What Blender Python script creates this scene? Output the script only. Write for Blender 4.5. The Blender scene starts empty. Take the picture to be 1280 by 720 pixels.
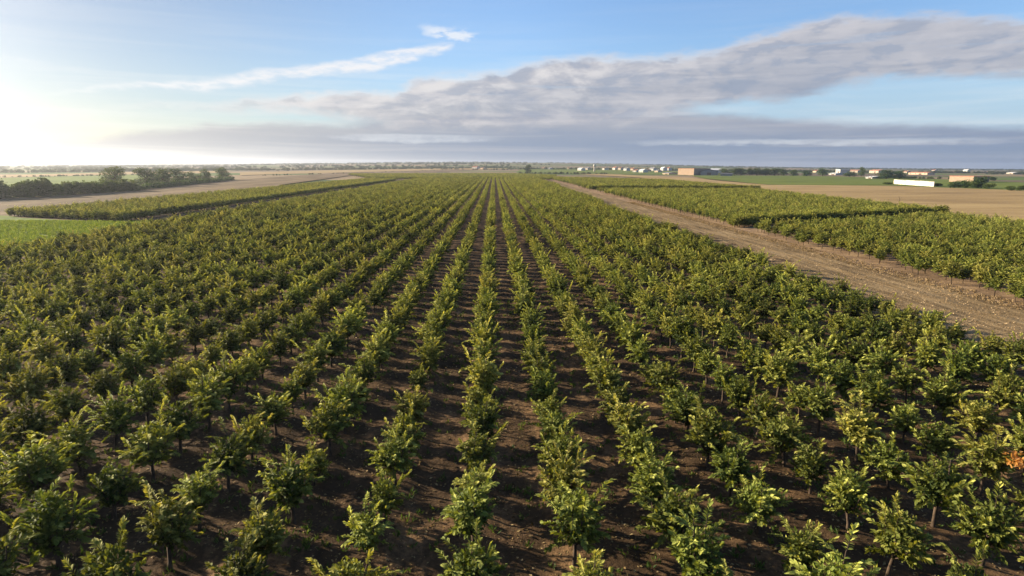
import bpy, math, random
import numpy as np
from mathutils import Vector, Matrix
R = math.radians
random.seed(11)
rng = np.random.default_rng(11)
scn = bpy.context.scene
COL = scn.collection

# ------------------------------------------------------------ camera, light, sky
CAM_H = 9.7
F_PX = 764.0
HOR_Y = 207.5
PITCH = math.atan((360 - HOR_Y) / F_PX)
YAW = math.atan(23 * math.cos(PITCH) / F_PX)
cd = bpy.data.cameras.new('camera')
cam = bpy.data.objects.new('camera', cd); COL.objects.link(cam)
cd.sensor_width = 36; cd.lens = 36 * F_PX / 1280; cd.clip_start = 0.1; cd.clip_end = 20000
CM = Matrix.Translation((0, 0, CAM_H)) @ Matrix.Rotation(-YAW, 4, 'Z') @ Matrix.Rotation(R(90) - PITCH, 4, 'X') @ Matrix.Rotation(R(0.27), 4, 'Z')
cam.matrix_world = CM
scn.camera = cam
CMI = CM.inverted()

SUN_AZ, SUN_EL = -69.0, 16.0          # degrees, azimuth clockwise from +Y
sun_dir = Vector((math.sin(R(SUN_AZ)) * math.cos(R(SUN_EL)), math.cos(R(SUN_AZ)) * math.cos(R(SUN_EL)), math.sin(R(SUN_EL))))
sl = bpy.data.lights.new('sun', 'SUN'); sl.energy = 5.0; sl.angle = R(0.6); sl.color = (1.0, 0.85, 0.62)
so = bpy.data.objects.new('sun', sl); COL.objects.link(so)
so.rotation_euler = sun_dir.to_track_quat('Z', 'Y').to_euler()
scn.view_settings.view_transform = 'Standard'; scn.view_settings.look = 'None'
scn.view_settings.exposure = 1.6; scn.view_settings.gamma = 1

W = bpy.data.worlds.new('World'); scn.world = W; W.use_nodes = True


class NT:
    def __init__(s, nt): s.nt = nt; s.n = nt.nodes; s.l = nt.links
    def new(s, t, **k):
        n = s.n.new(t)
        for a, b in k.items(): setattr(n, a, b)
        return n
    def put(s, sock, v):
        if v is None: return
        if isinstance(v, bpy.types.NodeSocket): s.l.new(v, sock)
        else:
            if isinstance(v, (tuple, list)) and len(v) == 3 and sock.type == 'RGBA': v = (*v, 1)
            sock.default_value = v
    def m(s, op, a, b=None, c=None, clamp=False):
        n = s.new('ShaderNodeMath', operation=op); n.use_clamp = clamp
        s.put(n.inputs[0], a); s.put(n.inputs[1], b)
        if c is not None: s.put(n.inputs[2], c)
        return n.outputs[0]
    def vm(s, op, a, b=None):
        n = s.new('ShaderNodeVectorMath', operation=op); s.put(n.inputs[0], a); s.put(n.inputs[1], b)
        return n.outputs['Value'] if op in ('DOT_PRODUCT', 'LENGTH') else n.outputs[0]
    def mix(s, f, a, b, bt='MIX'):
        n = s.new('ShaderNodeMix', data_type='RGBA', blend_type=bt)
        s.put(n.inputs[0], f); s.put(n.inputs[6], a); s.put(n.inputs[7], b); return n.outputs[2]
    def noise(s, v, scale, detail=4, rough=0.55, dist=0.0):
        n = s.new('ShaderNodeTexNoise'); s.put(n.inputs['Vector'], v); n.inputs['Scale'].default_value = scale
        n.inputs['Detail'].default_value = detail; n.inputs['Roughness'].default_value = rough
        n.inputs['Distortion'].default_value = dist; return n.outputs[0]
    def smooth(s, v, a, b, lo=0.0, hi=1.0):
        n = s.new('ShaderNodeMapRange', interpolation_type='SMOOTHSTEP')
        for i, q in enumerate((v, a, b, lo, hi)): s.put(n.inputs[i], q)
        return n.outputs[0]
    def ramp(s, f, stops, interp='LINEAR'):
        n = s.new('ShaderNodeValToRGB'); cr = n.color_ramp; cr.interpolation = interp
        while len(cr.elements) < len(stops): cr.elements.new(0.5)
        for e, (p, c) in zip(cr.elements, stops): e.position = p; e.color = (*c, 1)
        s.put(n.inputs[0], f); return n.outputs[0]
    def curve(s, x, pts):                      # piecewise curve y(x) for arbitrary ranges
        x0, x1 = pts[0][0], pts[-1][0]; y0 = min(p[1] for p in pts); y1 = max(p[1] for p in pts)
        if y1 - y0 < 1e-6: y1 = y0 + 1
        n = s.new('ShaderNodeFloatCurve'); c = n.mapping.curves[0]
        P = [((p[0] - x0) / (x1 - x0), (p[1] - y0) / (y1 - y0)) for p in pts]
        c.points[0].location = P[0]; c.points[-1].location = P[-1]
        for p in P[1:-1]: c.points.new(*p)
        n.mapping.update()
        t = s.m('DIVIDE', s.m('SUBTRACT', x, x0), x1 - x0, clamp=True)
        s.put(n.inputs['Value'], t)
        return s.m('MULTIPLY_ADD', n.outputs[0], y1 - y0, y0)


def azel(px, py):
    d = CM.to_3x3() @ Vector(((px - 640) / F_PX, -(py - 360) / F_PX, -1))
    d.normalize(); return (math.degrees(math.atan2(d.x, d.y)), math.degrees(math.asin(d.z)))


def sky():
    g = NT(W.node_tree); g.n.clear()
    tc = g.new('ShaderNodeTexCoord'); V = tc.outputs['Generated']
    nv = g.vm('NORMALIZE', V)
    sx = g.new('ShaderNodeSeparateXYZ'); g.l.new(nv, sx.inputs[0]); x, y, z = sx.outputs
    DEG = 57.29578
    az = g.m('MULTIPLY', g.m('ARCTAN2', x, y), DEG); el = g.m('MULTIPLY', g.m('ARCSINE', z), DEG)
    st = g.new('ShaderNodeTexSky'); st.sky_type = 'NISHITA'; st.sun_disc = False
    st.sun_elevation = R(SUN_EL); st.sun_rotation = R(SUN_AZ)
    st.air_density = 1.0; st.dust_density = 1.2; st.ozone_density = 1.6; st.altitude = 50
    skyc = st.outputs[0]
    # light of the sky around the low sun
    dot = g.m('MAXIMUM', g.vm('DOT_PRODUCT', nv, tuple(sun_dir)), 0.0)
    g1 = g.m('POWER', dot, 7.0); g2 = g.m('POWER', dot, 18.0)
    glow = g.mix(1.0, g.mix(g1, (0, 0, 0), (2.6, 2.6, 3.1)), g.mix(g2, (0, 0, 0), (5.0, 4.7, 4.7)), 'ADD')
    glow.node.clamp_result = False
    base = g.mix(1.0, skyc, g.mix(g.smooth(dot, 0.3, 0.95), (1.42, 1.70, 2.15), (0.62, 0.66, 0.75)), 'MULTIPLY')
    base = g.mix(g.m('MULTIPLY', g.smooth(el, 11, 1), g.smooth(az, -25, 15, 0.15, 0.9)), base, (4.4, 6.0, 7.6))
    base = g.mix(1.0, base, glow, 'ADD')
    # cloud coordinates: flat layers, streaked along the wind
    cmb = g.new('ShaderNodeCombineXYZ'); g.put(cmb.inputs[0], g.m('MULTIPLY', az, 0.19)); g.put(cmb.inputs[1], g.m('MULTIPLY', el, 0.55)); cv = cmb.outputs[0]
    cmb2 = g.new('ShaderNodeCombineXYZ'); g.put(cmb2.inputs[0], g.m('MULTIPLY', az, 0.05)); g.put(cmb2.inputs[1], el); cv2 = cmb2.outputs[0]
    na = g.noise(cv, 1.0, 7, 0.6, 0.4); nb = g.noise(cv, 3.2, 6, 0.62); nc = g.noise(cv2, 0.9, 5, 0.6, 0.6)
    nlow = g.noise(cv, 0.45, 3, 0.5)
    w = g.m('ADD', g.m('MULTIPLY', g.m('SUBTRACT', na, 0.5), 2.6), g.m('MULTIPLY', g.m('SUBTRACT', nb, 0.5), 1.1))

    w2 = g.m('ADD', g.m('SUBTRACT', nb, 0.5), g.m('MULTIPLY', g.m('SUBTRACT', nc, 0.5), 2.2))
    def edge(pxs, shift=0.0):
        return g.curve(az, [(azel(*p)[0], azel(*p)[1] + shift) for p in pxs])

    def band(top, bot, soft_t, soft_b, wamt):
        e = g.m('MULTIPLY_ADD', w, wamt, g.m('MULTIPLY_ADD', g.m('SUBTRACT', nlow, 0.5), wamt * 2.2, el))
        a = g.smooth(g.m('SUBTRACT', edge(top), e), -soft_t * 0.3, soft_t); b = g.smooth(g.m('SUBTRACT', e, edge(bot)), -soft_b * 0.3, soft_b)
        return g.m('MULTIPLY', a, b), a, b
    main, mt, mb = band([(-60, 150), (190, 132), (280, 124), (400, 117), (490, 111), (530, 97), (640, 84), (720, 70), (880, 60), (950, 40), (1040, 20), (1160, 18), (1340, 26)],
                        [(-60, 152), (190, 142), (290, 140), (420, 150), (520, 164), (700, 162), (820, 150), (900, 134), (1000, 122), (1130, 106), (1340, 116)], 0.8, 0.9, 0.75)
    low, lt, lb = band([(-60, 186), (60, 176), (180, 163), (300, 152), (450, 150), (600, 140), (780, 136), (960, 145), (1120, 152), (1340, 156)],
                       [(-60, 260), (640, 260), (1340, 260)], 0.7, 0.6, 0.38)
    cir, ct, cb = band([(20, 122), (110, 106), (250, 94), (370, 82), (470, 66), (560, 53), (620, 60)],
                       [(20, 120), (110, 114), (250, 109), (370, 100), (470, 90), (560, 64), (590, 44), (620, 44)], 0.4, 0.6, 0.55)
    a1, e1 = azel(565, 42)
    du = g.m('DIVIDE', g.m('SUBTRACT', az, a1), 2.9); dv = g.m('DIVIDE', g.m('ADD', g.m('SUBTRACT', el, e1), g.m('MULTIPLY_ADD', g.m('SUBTRACT', az, a1), 0.12, g.m('MULTIPLY', w, 0.75))), 0.55)
    puff = g.m('MULTIPLY', g.smooth(g.m('ADD', g.m('MULTIPLY', du, du), g.m('MULTIPLY', dv, dv)), 1.3, 0.1), g.smooth(nb, 0.36, 0.55))
    # bright slots in the low bank
    def slot(px, py, hw, hh):
        a0, e0 = azel(px, py)
        u = g.m('DIVIDE', g.m('SUBTRACT', az, a0), hw); v = g.m('DIVIDE', g.m('ADD', g.m('SUBTRACT', el, e0), g.m('MULTIPLY', w2, 0.55)), hh)
        return g.smooth(g.m('ADD', g.m('MULTIPLY', u, u), g.m('MULTIPLY', v, v)), 1.2, 0.1)
    s1 = g.m('MAXIMUM', slot(520, 173, 8, 0.38), slot(1000, 178, 15, 0.36))
    s1 = g.m('MAXIMUM', s1, slot(810, 143, 5, 0.3))
    left_f = g.smooth(az, -12, -40)            # nearer the sun the bank is thin and bright
    # haze-white veil under the streak
    veil = g.m('MULTIPLY', g.smooth(nc, 0.42, 0.75), 0.35)
    base = g.mix(g.m('MULTIPLY', veil, g.smooth(el, 16, 2)), base, (8.6, 8.6, 8.4))
    cmb3 = g.new('ShaderNodeCombineXYZ'); g.put(cmb3.inputs[0], g.m('MULTIPLY_ADD', az, 0.19, -0.22)); g.put(cmb3.inputs[1], g.m('MULTIPLY_ADD', el, 0.55, 0.28))
    cmb4 = g.new('ShaderNodeCombineXYZ'); g.put(cmb4.inputs[0], g.m('MULTIPLY_ADD', az, 0.05, 7.0)); g.put(cmb4.inputs[1], g.m('MULTIPLY', el, 1.7))
    streak = g.noise(cmb4.outputs[0], 1.0, 5, 0.55, 0.5)
    relief = g.m('SUBTRACT', g.noise(cmb3.outputs[0], 1.0, 7, 0.6, 0.4), na)     # thinner towards the sun: that side is lit
    # tones
    lit = g.mix(g.smooth(az, 0, -38), (6.2, 6.0, 6.2), (9.5, 9.2, 8.9))
    grey = g.mix(g.smooth(az, 15, -40), (3.75, 3.95, 4.6), (5.5, 5.4, 5.4))
    greyd = g.mix(g.smooth(az, 5, -38), (2.3, 2.95, 4.2), (4.7, 4.7, 4.8))
    tex = g.m('ADD', g.m('MULTIPLY', na, 0.5), g.m('MULTIPLY', nc, 0.5))
    thick = g.m('MULTIPLY', g.smooth(g.m('SUBTRACT', edge([(-60, 150), (280, 127), (490, 114), (640, 84), (880, 60), (1040, 20), (1340, 26)]), g.m('MULTIPLY_ADD', w, 1.5, el)), 0.1, 3.0), 1.0)
    mcol = g.mix(g.m('MULTIPLY', g.m('ADD', g.m('MULTIPLY', thick, 0.6), g.m('MULTIPLY', g.smooth(tex, 0.42, 0.58), 0.5)), 1.0), g.mix(0.15, lit, grey), grey)
    mcol = g.mix(g.m('MULTIPLY', g.smooth(streak, 0.5, 0.66), 0.45), mcol, g.mix(0.25, lit, grey))
    mcol = g.mix(g.m('MULTIPLY', g.smooth(nb, 0.52, 0.7), 0.22), mcol, lit)
    mcol = g.mix(g.m('MULTIPLY', g.smooth(nlow, 0.45, 0.65), 0.25), mcol, greyd)
    mcol = g.mix(g.m('MULTIPLY', g.m('MULTIPLY', g.smooth(relief, 0.03, -0.15), g.m('MULTIPLY_ADD', thick, -0.55, 1.0)), g.smooth(az, 34, 2, 0.4, 0.85)), mcol, g.mix(g.smooth(az, 30, 0), lit, (7.6, 7.3, 7.2)))
    mcol = g.mix(g.m('MULTIPLY', g.smooth(relief, 0.0, 0.12), 0.45), mcol, greyd)
    lcol = g.mix(g.smooth(g.m('ADD', el, g.m('MULTIPLY', w, 0.5)), 4.5, 1.5), grey, greyd)
    lcol = g.mix(g.m('MULTIPLY', g.smooth(nc, 0.55, 0.72), 0.3), lcol, lit)
    lcol = g.mix(g.m('MULTIPLY', g.smooth(streak, 0.5, 0.68), 0.4), lcol, g.mix(0.5, lit, grey))
    lcol = g.mix(g.m('MULTIPLY', g.smooth(streak, 0.48, 0.34), 0.35), lcol, greyd)
    c = g.mix(g.m('MULTIPLY', low, 0.96), base, lcol)
    c = g.mix(g.m('MULTIPLY', s1, g.m('MULTIPLY_ADD', g.smooth(nb, 0.35, 0.6), 0.4, 0.35)), c, g.mix(0.35, lit, (5.6, 7.2, 8.4)))
    mcol = g.mix(g.m('MULTIPLY', g.smooth(mt, 0.95, 0.55), 0.6), mcol, g.mix(g.smooth(az, 34, 0), lit, (8.6, 8.3, 8.1)))
    gaps = g.m('MULTIPLY', g.smooth(streak, 0.40, 0.28), g.smooth(mt, 1.02, 0.7, 0.15, 0.8))
    c = g.mix(g.m('MULTIPLY', g.m('MULTIPLY', main, 0.95), g.m('SUBTRACT', 1.0, gaps)), c, mcol)
    c = g.mix(g.m('MULTIPLY', cir, g.m('MULTIPLY_ADD', g.smooth(nb, 0.34, 0.6), 0.5, 0.4)), c, (8.6, 8.5, 8.6))
    c = g.mix(g.m('MULTIPLY', puff, 0.75), c, (8.6, 8.7, 8.9))
    # the glare of the sun comes through every layer
    c = g.mix(1.0, c, g.mix(g.m('POWER', dot, 17.0), (0, 0, 0), (4.9, 4.5, 3.8)), 'ADD')
    bg = g.new('ShaderNodeBackground'); g.put(bg.inputs[0], c); bg.inputs[1].default_value = 0.036
    o = g.new('ShaderNodeOutputWorld'); g.l.new(bg.outputs[0], o.inputs[0])


sky()

# ------------------------------------------------------------ helpers
def tag(o, label=None, cat=None, group=None, kind=None):
    if label: o['label'] = label
    if cat: o['category'] = cat
    if group: o['group'] = group
    if kind: o['kind'] = kind
    return o


def link(name, me, mats=(), parent=None):
    o = bpy.data.objects.new(name, me); COL.objects.link(o)
    for m_ in mats:
        if m_ and m_.name not in [q.name for q in me.materials if q]: me.materials.append(m_)
    if parent: o.parent = parent
    return o


def empty(name, loc, rz=0.0):
    o = bpy.data.objects.new(name, None); COL.objects.link(o); o.location = loc; o.rotation_euler = (0, 0, rz)
    o.empty_display_size = 0.3; return o


def vhash(x, y, s):
    """smooth value noise on arrays"""
    x = np.asarray(x, float) / s; y = np.asarray(y, float) / s
    xi, yi = np.floor(x), np.floor(y); fx, fy = x - xi, y - yi
    fx, fy = fx * fx * (3 - 2 * fx), fy * fy * (3 - 2 * fy)
    h = lambda a, b: np.modf(np.abs(np.sin(a * 127.1 + b * 311.7) * 43758.5453))[0]
    return (h(xi, yi) * (1 - fx) + h(xi + 1, yi) * fx) * (1 - fy) + (h(xi, yi + 1) * (1 - fx) + h(xi + 1, yi + 1) * fx) * fy


def T(x, y):
    """height of the land: flat round the orchard, a long low rise far off"""
    x = np.asarray(x, float); y = np.asarray(y, float)
    r = np.hypot(x, y); a = np.degrees(np.arctan2(x, y))
    t = np.clip((r - 650) / 2600, 0, 1); t = t * t * (3 - 2 * t)
    return t * 27.0 * np.exp(-((a - 1) / 21.0) ** 2) + np.clip((r - 1500) / 2500, 0, 1) * 5.0 * (vhash(x + 9000, y + 9000, 900) - .3)


def at(px, py, zoff=0.0):
    """the point of the land seen at a pixel of the 1280x720 photograph"""
    d = CM.to_3x3() @ Vector(((px - 640) / F_PX, -(py - 360) / F_PX, -1)); d.normalize()
    t = 5.0; last = t
    while t < 9000:
        p = Vector((0, 0, CAM_H)) + d * t
        if p.z < float(T(p.x, p.y)):
            for _ in range(18):
                mid = (last + t) / 2; p = Vector((0, 0, CAM_H)) + d * mid
                if p.z < float(T(p.x, p.y)): t = mid
                else: last = mid
            return Vector((p.x, p.y, float(T(p.x, p.y)) + zoff))
        last = t; t *= 1.02
    p = Vector((0, 0, CAM_H)) + d * 5500
    return Vector((p.x, p.y, float(T(p.x, p.y)) + zoff))


def proj(p):
    q = CMI @ Vector(p)
    if q.z > -0.5: return None
    return (640 + F_PX * q.x / -q.z, 360 - F_PX * q.y / -q.z, -q.z)


def px_size(p, n):                             # metres covered by n photo pixels at p
    return n * (-(CMI @ Vector(p)).z) / F_PX


def principled(name, col=None, rough=0.9, spec=0.25):
    m = bpy.data.materials.new(name); m.use_nodes = True; g = NT(m.node_tree)
    b = g.n['Principled BSDF']; b.inputs['Roughness'].default_value = rough; b.inputs['Specular IOR Level'].default_value = spec
    if col: b.inputs['Base Color'].default_value = (*col, 1)
    return m, g, b


def soil(name, stops, scale, streak=(1, 1), bump=0.6, bscale=3.0, rough=0.95, fine=6.0):
    m, g, b = principled(name, rough=rough, spec=0.1)
    tc = g.new('ShaderNodeTexCoord').outputs['Object']
    mp = g.new('ShaderNodeMapping'); g.l.new(tc, mp.inputs[0]); mp.inputs['Scale'].default_value = (streak[0], streak[1], 1)
    n1 = g.noise(mp.outputs[0], scale, 6, 0.62, 0.3); n2 = g.noise(tc, fine, 5, 0.7); n3 = g.noise(tc, scale * 0.13, 3, 0.5)
    f = g.m('ADD', g.m('MULTIPLY', n1, 0.5), g.m('ADD', g.m('MULTIPLY', n2, 0.28), g.m('MULTIPLY', n3, 0.22)))
    c = g.ramp(g.smooth(f, 0.33, 0.67), stops)
    g.put(b.inputs['Base Color'], c)
    bp = g.new('ShaderNodeBump'); bp.inputs['Strength'].default_value = bump; bp.inputs['Distance'].default_value = 0.08
    g.put(bp.inputs['Height'], g.m('ADD', g.noise(tc, bscale, 6, 0.7), g.m('MULTIPLY', n1, 0.5))); g.l.new(bp.outputs[0], b.inputs['Normal'])
    return m


def leafmat(name, dark, mid, tip, trans=0.35, rough=0.5):
    m = bpy.data.materials.new(name); m.use_nodes = True; g = NT(m.node_tree); g.n.clear()
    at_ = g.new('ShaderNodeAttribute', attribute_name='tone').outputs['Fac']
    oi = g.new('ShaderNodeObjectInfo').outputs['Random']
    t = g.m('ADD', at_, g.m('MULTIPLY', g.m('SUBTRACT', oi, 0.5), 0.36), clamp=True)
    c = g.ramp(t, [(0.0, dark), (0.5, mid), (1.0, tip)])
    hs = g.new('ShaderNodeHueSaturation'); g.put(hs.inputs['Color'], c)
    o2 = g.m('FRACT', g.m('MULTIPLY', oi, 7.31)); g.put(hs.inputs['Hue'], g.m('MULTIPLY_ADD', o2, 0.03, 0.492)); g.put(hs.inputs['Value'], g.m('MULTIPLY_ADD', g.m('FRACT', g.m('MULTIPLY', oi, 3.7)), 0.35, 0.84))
    c = hs.outputs[0]
    b = g.new('ShaderNodeBsdfPrincipled'); g.put(b.inputs['Base Color'], c); b.inputs['Roughness'].default_value = rough; b.inputs['Specular IOR Level'].default_value = 0.16
    tr = g.new('ShaderNodeBsdfTranslucent'); g.put(tr.inputs[0], g.mix(1.0, c, (1.5, 1.35, 0.5), 'MULTIPLY'))
    mx = g.new('ShaderNodeMixShader'); mx.inputs[0].default_value = trans; g.l.new(b.outputs[0], mx.inputs[1]); g.l.new(tr.outputs[0], mx.inputs[2])
    o = g.new('ShaderNodeOutputMaterial'); g.l.new(mx.outputs[0], o.inputs[0]); return m


def plain(name, col, var=0.12, scale=1.0, rough=0.85, stretch=(1, 1, 1)):
    m, g, b = principled(name, rough=rough, spec=0.2)
    tc = g.new('ShaderNodeTexCoord').outputs['Object']
    mp = g.new('ShaderNodeMapping'); g.l.new(tc, mp.inputs[0]); mp.inputs['Scale'].default_value = stretch
    n = g.noise(mp.outputs[0], scale, 5, 0.65)
    lo = tuple(max(0, c * (1 - var * 2)) for c in col); hi = tuple(min(0.85, c * (1 + var)) for c in col)
    g.put(b.inputs['Base Color'], g.ramp(g.smooth(n, 0.3, 0.7), [(0, lo), (1, hi)])); return m


M = {}
M['soil'] = soil('orchard_soil', [(0, (0.034, 0.022, 0.012)), (0.5, (0.072, 0.044, 0.023)), (0.85, (0.175, 0.105, 0.052)), (1, (0.28, 0.18, 0.095))], 0.7, (1, 0.35), 0.9, 5.0)
M['track'] = soil('track_earth', [(0, (0.07, 0.047, 0.023)), (0.5, (0.19, 0.13, 0.063)), (1, (0.34, 0.245, 0.13))], 0.9, (1.6, 0.12), 1.0, 5.0, fine=9)
M['tan'] = soil('stubble', [(0, (0.19, 0.125, 0.057)), (0.5, (0.31, 0.215, 0.095)), (1, (0.40, 0.29, 0.135))], 0.05, (0.5, 1.6), 0.35, 0.8, fine=1.2)
M['tansoil'] = soil('pale_earth', [(0, (0.12, 0.08, 0.048)), (0.5, (0.23, 0.15, 0.085)), (1, (0.36, 0.25, 0.14))], 0.5, (1, 1), 0.8, 3.0)
M['brown'] = soil('ploughed_earth', [(0, (0.08, 0.055, 0.03)), (0.5, (0.145, 0.10, 0.053)), (1, (0.23, 0.16, 0.085))], 0.07, (2.0, 0.3), 0.6, 0.9, fine=1.5)
M['grass'] = soil('field_grass', [(0, (0.06, 0.10, 0.015)), (0.5, (0.115, 0.165, 0.025)), (1, (0.19, 0.23, 0.04))], 0.12, (1, 1), 0.6, 2.0, fine=3)
M['farcrop'] = soil('far_crop', [(0, (0.075, 0.10, 0.015)), (0.5, (0.11, 0.14, 0.02)), (1, (0.15, 0.17, 0.03))], 0.02, (1, 1), 0.3, 0.5, fine=0.2)
M['bark'] = plain('bark', (0.075, 0.052, 0.036), 0.3, 14, 0.95, (1, 1, .3))
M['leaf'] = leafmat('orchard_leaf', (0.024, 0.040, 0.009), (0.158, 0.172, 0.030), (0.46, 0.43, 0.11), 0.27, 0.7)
M['withered'] = leafmat('withered_leaf', (0.30, 0.13, 0.03), (0.48, 0.23, 0.06), (0.58, 0.32, 0.11), 0.35)
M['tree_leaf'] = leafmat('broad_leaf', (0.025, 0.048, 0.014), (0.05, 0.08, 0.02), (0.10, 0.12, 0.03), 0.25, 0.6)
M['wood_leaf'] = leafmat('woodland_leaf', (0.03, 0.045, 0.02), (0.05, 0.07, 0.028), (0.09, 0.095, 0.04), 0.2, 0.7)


tm_ = M['track']; g = NT(tm_.node_tree); b_ = g.n['Principled BSDF']; src = b_.inputs['Base Color'].links[0].from_socket
tc_ = g.new('ShaderNodeTexCoord').outputs['Object']; sp_ = g.new('ShaderNodeSeparateXYZ'); g.l.new(tc_, sp_.inputs[0])
ux = g.m('ADD', sp_.outputs[0], g.m('MULTIPLY', g.m('SUBTRACT', g.noise(tc_, 0.35, 3), 0.5), 0.8))
lane = g.m('MAXIMUM', g.smooth(g.m('ABSOLUTE', g.m('SUBTRACT', ux, 32.6)), 0.75, 0.2), g.smooth(g.m('ABSOLUTE', g.m('SUBTRACT', ux, 34.4)), 0.75, 0.2))
g.put(b_.inputs['Base Color'], g.mix(g.m('MULTIPLY', lane, 0.25), src, (0.27, 0.19, 0.10)))
verge = g.m('MULTIPLY', g.smooth(g.m('ABSOLUTE', g.m('SUBTRACT', ux, 27.6)), 1.4, 0.3), g.smooth(g.noise(tc_, 1.4, 5, 0.7), 0.45, 0.65))
g.put(b_.inputs['Base Color'], g.mix(g.m('MULTIPLY', verge, 0.6), b_.inputs['Base Color'].links[0].from_socket, (0.06, 0.055, 0.02)))

# base land: patchwork of far fields
def land_material():
    m, g, b = principled('farmland', rough=0.95, spec=0.08)
    tc = g.new('ShaderNodeTexCoord').outputs['Object']
    mp = g.new('ShaderNodeMapping'); g.l.new(tc, mp.inputs[0]); mp.inputs['Scale'].default_value = (1 / 330, 1 / 150, 1); mp.inputs['Rotation'].default_value = (0, 0, R(9))
    vo = g.new('ShaderNodeTexVoronoi'); vo.inputs['Scale'].default_value = 1; g.l.new(mp.outputs[0], vo.inputs['Vector'])
    vo.inputs['Randomness'].default_value = 0.75
    sp = g.new('ShaderNodeSeparateColor'); g.l.new(vo.outputs['Color'], sp.inputs[0])
    c = g.ramp(sp.outputs[0], [(0, (0.06, 0.10, 0.02)), (0.26, (0.10, 0.15, 0.03)), (0.27, (0.19, 0.14, 0.085)), (0.5, (0.29, 0.21, 0.12)), (0.51, (0.05, 0.075, 0.022)), (0.72, (0.09, 0.115, 0.03)), (0.73, (0.14, 0.105, 0.07)), (1, (0.22, 0.17, 0.10))])
    n = g.noise(tc, 0.03, 6, 0.65)
    c = g.mix(1.0, c, g.ramp(n, [(0.3, (0.7, 0.7, 0.7)), (0.7, (1.15, 1.15, 1.15))]), 'MULTIPLY')
    g.put(b.inputs['Base Color'], c); return m


def make_land():
    rs = np.concatenate([np.linspace(0, 640, 5), 650 * (1.09 ** np.arange(0, 27))]); rs = rs[rs < 6400]
    na = 144
    vs = [(0, 0, -0.45)]; fs = []
    for r in rs[1:]:
        for k in range(na):
            a = 2 * math.pi * k / na; x, y = r * math.sin(a), r * math.cos(a); vs.append((x, y, float(T(x, y)) - (0.45 if r < 700 else 0.06)))
    for k in range(na): fs.append((0, 1 + (k + 1) % na, 1 + k))
    for i in range(len(rs) - 2):
        for k in range(na):
            a0 = 1 + i * na + k; a1 = 1 + i * na + (k + 1) % na; fs.append((a0, a1, a1 + na, a0 + na))
    me = bpy.data.meshes.new('ground'); me.from_pydata(vs, [], fs); me.shade_smooth()
    tag(link('ground', me, [land_material()]), kind='structure')


make_land()


def grid_sheet(name, xs, ys, zf, mat, inside=None):
    X, Y = np.meshgrid(xs, ys); Z = zf(X, Y); nx, ny = len(xs), len(ys)
    v = np.stack([X, Y, Z], -1).reshape(-1, 3)
    i = np.arange(ny - 1)[:, None] * nx + np.arange(nx - 1)[None]; q = np.stack([i, i + 1, i + nx + 1, i + nx], -1).reshape(-1, 4)
    me = bpy.data.meshes.new(name); me.from_pydata(v.tolist(), [], q.tolist()); me.shade_smooth()
    return tag(link(name, me, [mat]), kind='structure')


ROW0, ROWS, TREE_S = -0.5, 2.5, 1.88
OX0, OX1, OY1 = -51.2, 25.2, 425.0


def soil_h(X, Y):
    ph = (X - ROW0) / ROWS; fr = ph - np.round(ph)
    near = np.clip((70 - Y) / 40, 0, 1) * np.clip((45 - np.abs(X)) / 12, 0, 1)
    mound = 0.07 * np.exp(-(fr / 0.22) ** 2) - 0.035 * np.exp(-((np.abs(fr) - 0.33) / 0.06) ** 2)
    rough = 0.07 * (vhash(X, Y, 0.55) - .5) + 0.10 * (vhash(X + 40, Y, 1.6) - .5) + 0.03 * (vhash(X, Y + 90, 0.3) - .5)
    return near * (mound + rough) - 0.4 * ((X > 30) & (Y < 62))


xs = np.concatenate([np.arange(OX0 - 1.2, -34, 2.0), np.arange(-34, OX1 + 0.9, 0.22), [31.5]])
ys = np.concatenate([np.arange(-40, 4, 2.0), np.arange(4, 42, 0.22), np.arange(42, 80, 1.0), np.arange(80, OY1 + 10, 15)])
grid_sheet('orchard_soil', xs, ys, soil_h, M['soil'])
def track_h(X, Y):
    u = X - OX1 - 0.8
    near = np.clip((160 - Y) / 90, 0, 1)
    rut = -0.035 * np.exp(-((u - 6.6) / .35) ** 2) - 0.035 * np.exp(-((u - 8.4) / .35) ** 2) + 0.03 * np.exp(-((u - 7.5) / .3) ** 2)
    cl = 0.07 * (vhash(X, Y, 0.5) - .5) * (u < 5.8)
    return 0.012 - 0.3 * ((Y > 62) & (X < 25.6 + (Y - 60) * .02)) * (X < 31) + near * (rut + cl + 0.05 * (vhash(X, Y + 50, 1.3) - .5))


grid_sheet('dirt_track', np.arange(OX1 + 0.8, 37.5, 0.3), np.concatenate([np.arange(-20, 22, 4.), np.arange(22, 75, 0.35), np.arange(75, 160, 2.0), np.arange(160, 640, 10)]), track_h, M['track'])


def field(name, poly, mat, z=0.0, world=False):
    P = [Vector((p[0], p[1], 0)) if world else at(*p) for p in poly]
    import bmesh
    bm = bmesh.new(); f = bm.faces.new([bm.verts.new((p.x, p.y, 0)) for p in P])
    far = max(p.length for p in P)
    if far > 620:
        step = 90
        for ax in (0, 1):
            lo = min(p[ax] for p in P); hi = max(p[ax] for p in P); c = math.floor(lo / step) * step + step
            n = Vector((1, 0, 0)) if ax == 0 else Vector((0, 1, 0))
            while c < hi:
                bmesh.ops.bisect_plane(bm, geom=bm.verts[:] + bm.edges[:] + bm.faces[:], plane_co=n * c, plane_no=n); c += step
    bmesh.ops.triangulate(bm, faces=bm.faces[:])
    for v in bm.verts:
        r = math.hypot(v.co.x, v.co.y)
        v.co.z = float(T(v.co.x, v.co.y)) + z + max(0, min(1, (r - 500) / 800)) * 0.3
    for f in bm.faces:
        if f.normal.z < 0: f.normal_flip()
    bm.normal_update()
    me = bpy.data.meshes.new(name); bm.to_mesh(me); bm.free()
    return tag(link(name, me, [mat]), kind='structure')


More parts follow.
